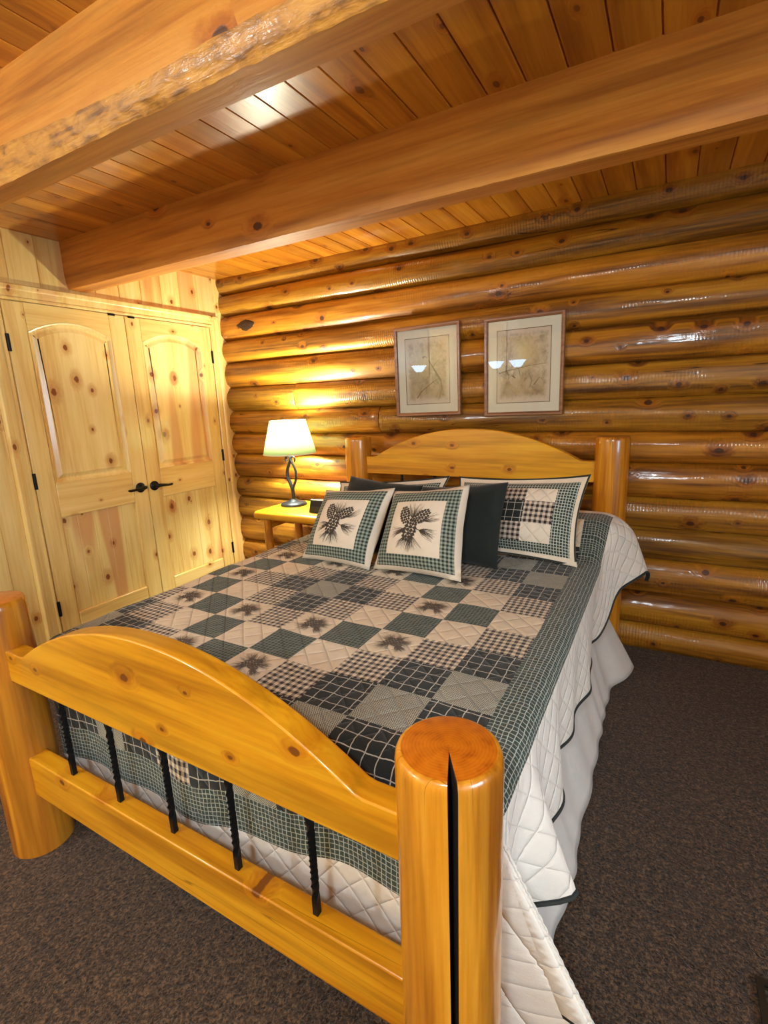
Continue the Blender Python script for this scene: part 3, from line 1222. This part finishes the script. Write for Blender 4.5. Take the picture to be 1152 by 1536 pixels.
# ---------------------------------------------------------------- pillows
class Pillow:
    def __init__(s, BL, BR, TR, TL, thick, pinch=.05, flange=0):
        s.c = [Vector(p) for p in (BL, BR, TR, TL)]
        s.w = ((s.c[1] - s.c[0]).length + (s.c[2] - s.c[3]).length) / 2
        s.h = ((s.c[3] - s.c[0]).length + (s.c[2] - s.c[1]).length) / 2
        s.n = (s.c[1] - s.c[0]).cross(s.c[3] - s.c[0]).normalized()
        s.t, s.p, s.fl = thick, pinch, flange

    def pt(s, a, b, side=1):
        """a, b in 0..1 across and up"""
        fu, fv = s.fl / s.w, s.fl / s.h
        A, B = 2 * a - 1, 2 * b - 1
        a2 = .5 + (a - .5) * (1 - s.p * (1 - B * B) * abs(A) ** 2)
        b2 = .5 + (b - .5) * (1 - s.p * (1 - A * A) * abs(B) ** 2)
        p = (s.c[0] * (1 - a2) + s.c[1] * a2) * (1 - b2) + (s.c[3] * (1 - a2) + s.c[2] * a2) * b2
        ai, bi = min(1, abs(A) / (1 - 2 * fu)), min(1, abs(B) / (1 - 2 * fv))
        k = ((1 - ai ** 2.4) ** .62) * ((1 - bi ** 2.4) ** .62) if ai < 1 and bi < 1 else 0
        wr = .010 * nz(a * 4 + s.w * 9, b * 4, side * 3 + s.c[0].x * 5) * (1 - k * .5)
        return p + s.n * (side * s.t * .5 * k + wr * (.6 if s.fl else .8) + .002 * side)

    def build(s, name, region, mats, bands_u=(), bands_v=(), step=.014, backmat=0, parent=None):
        ua = lines(sorted(set([0, 1] + list(bands_u))), step / s.w)
        va = lines(sorted(set([0, 1] + list(bands_v))), step / s.h)
        m = MB()
        n = len(ua)
        for side in (1, -1):
            k0 = len(m.v)
            for b in va:
                for a in ua:
                    m.uv[len(m.v)] = (a * s.w + .31 * side, b * s.h)
                    m.v.append(tuple(s.pt(a, b, side)))
            for y in range(len(va) - 1):
                for x in range(n - 1):
                    f = (k0 + y * n + x, k0 + y * n + x + 1, k0 + (y + 1) * n + x + 1, k0 + (y + 1) * n + x)
                    m.f.append(f if side > 0 else f[::-1])
                    m.m.append(region((ua[x] + ua[x + 1]) / 2, (va[y] + va[y + 1]) / 2) if side > 0 else backmat)
        k0, k1 = 0, len(va) * n
        per = [x for x in range(n)] + [y * n + n - 1 for y in range(1, len(va))] + [(len(va) - 1) * n + x for x in range(n - 2, -1, -1)] + [y * n for y in range(len(va) - 2, 0, -1)]
        for a, b in zip(per, per[1:] + per[:1]):
            m.f.append((k1 + a, k1 + b, k0 + b, k0 + a))
            m.m.append(backmat)
        return m.build(name, mats, parent, smooth=True)


def throw(P, label, seed):
    e, c = .05, .19

    def reg(a, b):
        q = min(a, 1 - a, b, 1 - b)
        return 0 if q > c - 1e-6 else (1 if q > e - 1e-6 else 2)
    o = P.build('throw_pillow', reg, [M['linen'], M['pcheck'], M['linen']], (e, c, 1 - c, 1 - e), (e, c, 1 - c, 1 - e), backmat=2)
    tag(o, label, 'pillow', 'pine cone throw pillows')

    def fn(a, b):
        A, B = .48 + a * .84, .52 + b * .84
        e_ = .01
        p = P.pt(A, B)
        n = (P.pt(A + e_, B) - P.pt(A - e_, B)).cross(P.pt(A, B + e_) - P.pt(A, B - e_)).normalized()
        return p + n * .0015
    print_on('pinecone_print', sprig_strokes(seed, **BIG), fn, o, M['ink'])
    return o


throw(Pillow((-1.49, 1.80, .70), (-1.105, 1.78, .697), (-1.045, 1.94, 1.042), (-1.43, 1.95, 1.01), .17),
      'pine cone throw pillow nearest the lamp and the clock', 4)
throw(Pillow((-1.095, 1.80, .70), (-.672, 1.77, .71), (-.70, 1.95, 1.068), (-1.055, 1.95, 1.025), .16),
      'pine cone throw pillow leaning on the plain black one beside the patchwork sham', 5)


def dark(P, label):
    o = P.build('square_pillow', lambda a, b: 0, [M['darkgreen']])
    return tag(o, label, 'pillow', 'plain dark square pillows')


dark(Pillow((-1.50, 2.01, .70), (-1.06, 2.01, .70), (-1.01, 2.16, 1.018), (-1.435, 2.18, 1.045), .14), 'plain dark green pillow mostly hidden behind the pine cone pillow by the lamp')
dark(Pillow((-1.035, 1.985, .712), (-.59, 1.985, .706), (-.585, 2.12, 1.06), (-1.005, 2.14, 1.015), .13), 'plain dark green pillow in full view beside the patchwork sham')


def sham(P, label):
    bw, fl = .009, .03
    fu, fv = fl / P.w, fl / P.h
    bu, bv = bw / P.w, bw / P.h
    iu, iv = .115 / P.w, .072 / P.h          # check border starts at the flange seam and ends here
    ncol = 3
    cu = (1 - 2 * iu) / ncol
    cv = (1 - 2 * iv) / 3

    def reg(a, b):
        qa, qb = min(a, 1 - a), min(b, 1 - b)
        if qa < bu or qb < bv:
            return 0
        if qa < fu or qb < fv:
            return 1
        if qa < iu or qb < iv:
            return 2
        i, bb = int((1 - a - iu) / cu), (b - iv) / (1 - 2 * iv)
        j = 0 if bb < .34 else (1 if bb < .74 else 2)
        if i % 2 == 0:
            return 3 if j != 1 else 4
        return 4 if j != 1 else 5
    bands_u = [bu, fu, 1 - fu, 1 - bu] + [iu + cu * k for k in range(ncol + 1)]
    bands_v = [bv, fv, 1 - fv, 1 - bv] + [iv + (1 - 2 * iv) * k for k in (0, .34, .74, 1)]
    o = P.build('pillow_sham', reg, [M['bind'], M['linen'], M['scheck'], M['sbeige'], M['sbrown'], M['span']], bands_u, bands_v, backmat=1)
    return tag(o, label, 'pillow', 'patchwork pillow shams')


sham(Pillow((-.92, 2.16, .712), (-.29, 2.135, .706), (-.268, 2.26, 1.086), (-.885, 2.32, 1.045), .15, pinch=.09, flange=.03), 'patchwork pillow sham in full view on the side away from the lamp')
sham(Pillow((-1.62, 2.17, .712), (-.97, 2.17, .712), (-.935, 2.32, 1.045), (-1.625, 2.35, .98), .10, pinch=.09, flange=.03), 'patchwork pillow sham mostly hidden behind the plain dark pillows')

# ---------------------------------------------------------------- nightstand
ns = empty('nightstand', (-2.13, 2.68, 0))
tag(ns, 'small log nightstand with round legs under the lamp', 'nightstand')
m = MB()
prof = []
yf, yb, zt = 2.455, 2.90, .722
for k in range(9):
    a = -PI / 2 - PI * k / 8
    prof.append((yf + .028 + .028 * math.cos(a), zt - .028 + .028 * math.sin(a)))
prof = [(yb, zt - .056)] + prof + [(yb, zt)]
m.prism(prof, (0, 0, 0), (0, 1, 0), (0, 0, 1), (1, 0, 0), -2.435, -1.885)
m.build('tabletop', M['bedX'], ns, bevel=.008, bevseg=3)
for x, y in ((-2.375, 2.525), (-1.935, 2.525), (-2.375, 2.85), (-1.935, 2.85)):
    m = MB()
    m.tube([(x, y, 0), (x + .002, y, .2), (x, y + .002, .45), (x, y, .672)], [.031, .031, .029, .028], 20)
    m.build('leg', M['bedZ'], ns, auto=40)
for x in (-2.375, -1.935):
    m = MB()
    m.tube([(x, 2.53, .61), (x, 2.845, .61)], .021, 16)
    m.build('stretcher', M['bedY'], ns, auto=40)
m = MB()
m.tube([(-2.37, 2.85, .60), (-1.94, 2.85, .60)], .021, 16)
m.build('stretcher', M['bedX'], ns, auto=40)
m = MB()
m.box(-2.36, -1.95, 2.53, 2.845, .20, .225)
m.build('shelf', M['bedX'], ns, bevel=.004)

# ---------------------------------------------------------------- table lamp
LX, LY, LZ = -2.30, 2.73, .722
lp = empty('table_lamp', (LX, LY, LZ))
tag(lp, 'lit table lamp with pale green shade and twisted iron stem', 'lamp')
m = MB()
m.lathe([(.001, 0), (.092, 0), (.094, .008), (.088, .018), (.06, .027), (.03, .036), (.02, .046), (.001, .05)], LX, LY, 40)
for i, p in enumerate(m.v):
    m.v[i] = (p[0], p[1], p[2] + LZ)
m.build('base', M['pewter'], lp, smooth=True)
m = MB()


def bez(pts, n=10):
    out = []
    P = [Vector(p) for p in pts]
    for i in range(len(P) - 1):
        p0, p1, p2, p3 = P[max(i - 1, 0)], P[i], P[i + 1], P[min(i + 2, len(P) - 1)]
        for k in range(n):
            t_ = k / n
            out.append(.5 * ((2 * p1) + (p2 - p0) * t_ + (2 * p0 - 5 * p1 + 4 * p2 - p3) * t_ ** 2 + (3 * p1 - p0 - 3 * p2 + p3) * t_ ** 3))
    return out + [P[-1]]


def L(dx, dz, dy=0):
    return (LX + dx, LY + dy, LZ + dz)


a = bez([L(.004, .035), L(0, .10), L(-.012, .14), L(-.036, .20), L(-.036, .25), L(-.012, .305), L(-.002, .338), L(-.016, .356), L(-.036, .35), L(-.043, .33), L(-.036, .315)])
m.tube(a, [.014 - .006 * i / len(a) for i in range(len(a))], 12)
b = bez([L(.010, .06, -.006), L(.008, .12, -.006), L(.028, .17), L(.038, .215), L(.034, .26), L(.012, .31, -.004), L(.004, .338), L(.018, .35), L(.034, .342), L(.038, .322), L(.03, .312)])
m.tube(b, [.010 - .005 * i / len(b) for i in range(len(b))], 12)
m.build('stem', M['pewter'], lp, smooth=True)
m = MB()
m.tube([L(0, .335), L(0, .42)], .008, 12)
m.tube([L(0, .415), L(0, .45)], .014, 14)
m.build('socket', M['brass'], lp, smooth=True)
m = MB()
m.lathe([(.184, .372 + LZ), (.125, .596 + LZ)], LX, LY, 64)
sh = m.build('lamp_shade', shade_mat(), lp, smooth=True, solid=.0015)
m = MB()
m.lathe([(.1855, .369 + LZ), (.1865, .372 + LZ), (.1855, .375 + LZ), (.1835, .372 + LZ), (.1855, .369 + LZ)], LX, LY, 64)
m.build('shade_ring', M['mat'], lp, smooth=True)
m = MB()
m.lathe([(.1255, .594 + LZ), (.1265, .597 + LZ), (.1255, .600 + LZ), (.1235, .597 + LZ), (.1255, .594 + LZ)], LX, LY, 64)
m.build('shade_ring', M['mat'], lp, smooth=True)
for q in range(3):
    m = MB()
    aa = q * 2 * PI / 3 + .5
    m.tube([L(0, .575), (LX + .125 * math.cos(aa), LY + .125 * math.sin(aa), LZ + .59)], .0018, 6)
    m.build('shade_spoke', M['brass'], lp, smooth=True)
m = MB()
m.lathe([(.001, .555 + LZ), (.018, .55 + LZ), (.029, .53 + LZ), (.029, .51 + LZ), (.018, .48 + LZ), (.013, .45 + LZ)], LX, LY, 24)
m.build('bulb', emit('lit_lamp_bulb', (255, 240, 205), 120), lp, smooth=True)

# ---------------------------------------------------------------- alarm clock
ck = empty('alarm_clock', (-1.93, 2.62, .722))
tag(ck, 'small black alarm clock on the nightstand beside the lamp base', 'clock')
m = MB()
m.prism([(2.55, .723), (2.66, .723), (2.66, .800), (2.575, .806)], (0, 0, 0), (0, 1, 0), (0, 0, 1), (1, 0, 0), -2.03, -1.90)
m.build('case', M['black_plastic'], ck, bevel=.006)
m = MB()
m.prism([(2.574, .803), (2.590, .803), (2.590, .808), (2.574, .809)], (0, 0, 0), (0, 1, 0), (0, 0, 1), (1, 0, 0), -2.025, -1.905)
m.build('top_panel', M['silver_plastic'], ck, bevel=.002)
m = MB()
m.prism([(2.5485, .735), (2.5525, .735), (2.5595, .765), (2.5555, .765)], (0, 0, 0), (0, 1, 0), (0, 0, 1), (1, 0, 0), -2.015, -1.915)
m.build('display', M['display'], ck)


# ---------------------------------------------------------------- framed prints
def picture(x0, x1, z0, z1, yb, label, pm, strokes, roll):
    cx, cz = (x0 + x1) / 2, (z0 + z1) / 2
    root = empty('framed_print', (cx, yb, cz))
    tag(root, label, 'picture', 'framed prints above the headboard')
    w, h = x1 - x0, z1 - z0

    def P(a, b, d):           # a across, b up from centre, d towards the room
        ca, sa = math.cos(roll), math.sin(roll)
        return (cx + a * ca - b * sa, yb - d, cz + a * sa + b * ca)
    fw = .021
    m = MB()
    rings = []
    W, Hh = w / 2, h / 2
    for k, d in ((0, 0), (0, .018), (.003, .022), (.012, .022), (.018, .019), (fw, .014), (fw, .002)):
        rings.append([P(-W + k, -Hh + k, d), P(W - k, -Hh + k, d), P(W - k, Hh - k, d), P(-W + k, Hh - k, d)])
    m.rings(rings, True, True, False)
    m.build('frame', M['frame'], root)
    mw = .070
    m = MB()
    rr = []
    for k, d in ((fw - .003, .007), (mw, .0075), (mw + .002, .005)):
        rr.append([P(-W + k, -Hh + k, d), P(W - k, -Hh + k, d), P(W - k, Hh - k, d), P(-W + k, Hh - k, d)])
    m.rings(rr, True)
    m.build('mat_board', M['mat'], root)
    m = MB()
    rr = []
    for k, d in ((mw + .001, .0078), (mw + .0045, .0078)):
        rr.append([P(-W + k, -Hh + k, d), P(W - k, -Hh + k, d), P(W - k, Hh - k, d), P(-W + k, Hh - k, d)])
    m.rings(rr, True)
    m.build('fillet', M['fillet'], root)
    m = MB()
    k = mw
    m.v = [P(-W + k, -Hh + k, .005), P(W - k, -Hh + k, .005), P(W - k, Hh - k, .005), P(-W + k, Hh - k, .005)]
    m.f = [(0, 1, 2, 3)]
    m.m = [0]
    m.uv = {0: (0, 0), 1: (1, 0), 2: (1, 1), 3: (0, 1)}
    art = m.build('print', pm, root)
    m = MB()
    pw, ph = w - 2 * mw, h - 2 * mw
    for pts, wid in strokes:
        rings = []
        for i, (a, b) in enumerate(pts):
            q = pts[min(i + 1, len(pts) - 1)]
            r = pts[max(i - 1, 0)]
            dx, dy = (q[0] - r[0]) * pw, (q[1] - r[1]) * ph
            l = math.hypot(dx, dy) or 1
            ww = wid * (1 - .7 * i / (len(pts) - 1))
            A, B = (a - .5) * pw, (b - .5) * ph
            rings.append([P(A - dy / l * ww, B + dx / l * ww, .0054), P(A + dy / l * ww, B - dx / l * ww, .0054)])
        m.rings(rings, False)
    m.build('branch_drawing', M['twig'], art)
    m = MB()
    k = fw - .002
    m.v = [P(-W + k, -Hh + k, .0115), P(W - k, -Hh + k, .0115), P(W - k, Hh - k, .0115), P(-W + k, Hh - k, .0115)]
    m.f = [(0, 1, 2, 3)]
    m.m = [0]
    m.build('glass', M['glass'], root)
    return root


M['glass'] = glass_mat()
st1 = [([(.25, .1), (.36, .2), (.5, .27), (.62, .33), (.74, .38), (.8, .32)], .004), ([(.8, .34), (.7, .46), (.6, .58), (.54, .66)], .007), ([(.8, .34), (.82, .22), (.74, .06)], .0035),
       ([(.5, .28), (.44, .18)], .002), ([(.62, .33), (.7, .28)], .002), ([(.62, .55), (.74, .64), (.78, .66)], .0022), ([(.4, .7), (.45, .72), (.49, .70)], .006)]
st2 = [([(.05, .42), (.2, .45), (.4, .47), (.6, .5), (.92, .52)], .0035), ([(.2, .44), (.24, .36), (.2, .3)], .003), ([(.42, .47), (.44, .38)], .003), ([(.6, .4), (.66, .3), (.62, .2)], .003), ([(.3, .38), (.36, .34)], .006), ([(.7, .24), (.8, .34), (.86, .3)], .003)]
picture(-1.545, -1.105, 1.325, 1.868, 2.935, 'narrower framed print with brown frame, on the side nearer the lamp', print_mat('woodland_print_wash', 1.3, (.42, .62)), st1, .012)
picture(-.957, -.512, 1.315, 1.860, 2.935, 'framed print with brown frame, on the side away from the lamp', print_mat('meadow_print_wash', 4.1, (.55, .66)), st2, .006)

# ---------------------------------------------------------------- reflected bowl lamps and added ceiling lights behind the camera
M['bowl'] = emit('lit_frosted_bowl', (196, 226, 255), 14)
M['dome'] = emit('added_fill_dome', (232, 242, 255), 9)  # glow of the added ceiling lights


def fixture(x, y, z, arms, label):
    o = empty('chandelier', (x, y, z))
    tag(o, label, 'chandelier')
    m = MB()
    m.tube([(x, y, z - .1), (x, y, H)], .008, 10)
    m.build('stem', M['brass'], o, smooth=True)
    for dx, dy in arms:
        m = MB()
        m.tube(bez([(x, y, z - .1), (x + dx * .5, y + dy * .5, z - .13), (x + dx, y + dy, z - .03)], 6), .006, 8)
        m.build('arm', M['brass'], o, smooth=True)
        m = MB()
        m.lathe([(.03, z - .035), (.04, z - .03), (.062, z - .01), (.08, z + .02), (.1, z + .042)], x + dx, y + dy, 28, cap0=True)
        m.build('glass_bowl', M['bowl'], o, smooth=True)


fixture(-1.74, -.3, 1.80, [(-.13, 0), (.13, 0)], 'brass chandelier of two frosted bowls behind the camera')
fixture(-2.75, -.3, 1.82, [(-.15, 0)], 'brass lamp of one frosted bowl near the pine wall behind the camera')


def dome(x, y, e, label):  # unseen ceiling light added to brighten the room and streak the logs
    o = empty('added_ceiling_light', (x, y, H))
    tag(o, label, 'added fill light')
    m = MB()
    m.lathe([(.19, H), (.19, H - .025), (.175, H - .03)], x, y, 40, cap0=True)
    m.build('rim', M['brass'], o, smooth=True)
    m = MB()
    m.lathe([(.175, H - .028), (.165, H - .06), (.13, H - .09), (.07, H - .108), (.001, H - .114)], x, y, 40)
    m.build('fill_glass_dome', M['dome'], o, smooth=True)
    l = bpy.data.lights.new('added_dome_fill', 'POINT')
    l.energy = e
    l.color = (.76, .91, 1)
    l.shadow_soft_size = .09
    lo = bpy.data.objects.new('added_dome_fill', l)
    lo.location = (x, y, H - .28)
    COL.objects.link(lo)


dome(-.02, -.6, 66, 'added frosted ceiling light, unseen behind the camera on the right')
dome(-2.6, -1.5, 95, 'added frosted ceiling light, unseen at the back of the room')

l = bpy.data.lights.new('lamp_bulb_light', 'POINT')
l.energy = 128
l.color = (1, .96, .76)
l.shadow_soft_size = .05
lo = bpy.data.objects.new('lamp_bulb_light', l)
lo.location = (LX, LY, LZ + .53)
COL.objects.link(lo)

# daylight added at the unseen window to cool the bed's right side
l = bpy.data.lights.new('added_window_fill', 'AREA')
l.shape = 'RECTANGLE'
l.size, l.size_y = 1.05, 1.4
l.energy = 75
l.color = (.66, .83, 1)
lo = bpy.data.objects.new('added_window_fill', l)
lo.location = (2.42, (WY0 + WY1) / 2, (WZ0 + WZ1) / 2)
lo.rotation_euler = (0, math.radians(90), 0)
COL.objects.link(lo)

# ---------------------------------------------------------------- world, camera, view
w = bpy.data.worlds.new('world')
S.world = w
w.use_nodes = True
w.node_tree.nodes['Background'].inputs[0].default_value = (.9, .95, 1, 1)
w.node_tree.nodes['Background'].inputs[1].default_value = 1.0

cam = bpy.data.cameras.new('camera')
cam.sensor_fit = 'VERTICAL'
cam.sensor_height = 36
cam.lens = 747.17 / 1536 * 36
cam.clip_start = .02
co = bpy.data.objects.new('camera', cam)
yaw, pit, rol = -.518857589, .217387933, .0388727128
f = Vector((math.sin(yaw) * math.cos(pit), math.cos(yaw) * math.cos(pit), -math.sin(pit)))
rt = Vector((math.cos(yaw), -math.sin(yaw), 0))
dn = f.cross(rt)
r2 = rt * math.cos(rol) + dn * math.sin(rol)
d2 = -rt * math.sin(rol) + dn * math.cos(rol)
from mathutils import Matrix
mx = Matrix(((r2.x, -d2.x, -f.x, 0), (r2.y, -d2.y, -f.y, 0), (r2.z, -d2.z, -f.z, 1.42), (0, 0, 0, 1)))
co.matrix_world = mx
COL.objects.link(co)
S.camera = co

vs_ = S.view_settings
vs_.view_transform = 'Standard'
vs_.look = 'None'
vs_.exposure = 0.28
vs_.gamma = 1
vs_.use_curve_mapping = False
S.cycles.use_denoising = True
S.cycles.max_bounces = 8
S.cycles.diffuse_bounces = 5
S.cycles.glossy_bounces = 4
S.cycles.transparent_max_bounces = 8
S.cycles.sample_clamp_indirect = 6
S.cycles.caustics_reflective = False
S.cycles.caustics_refractive = False
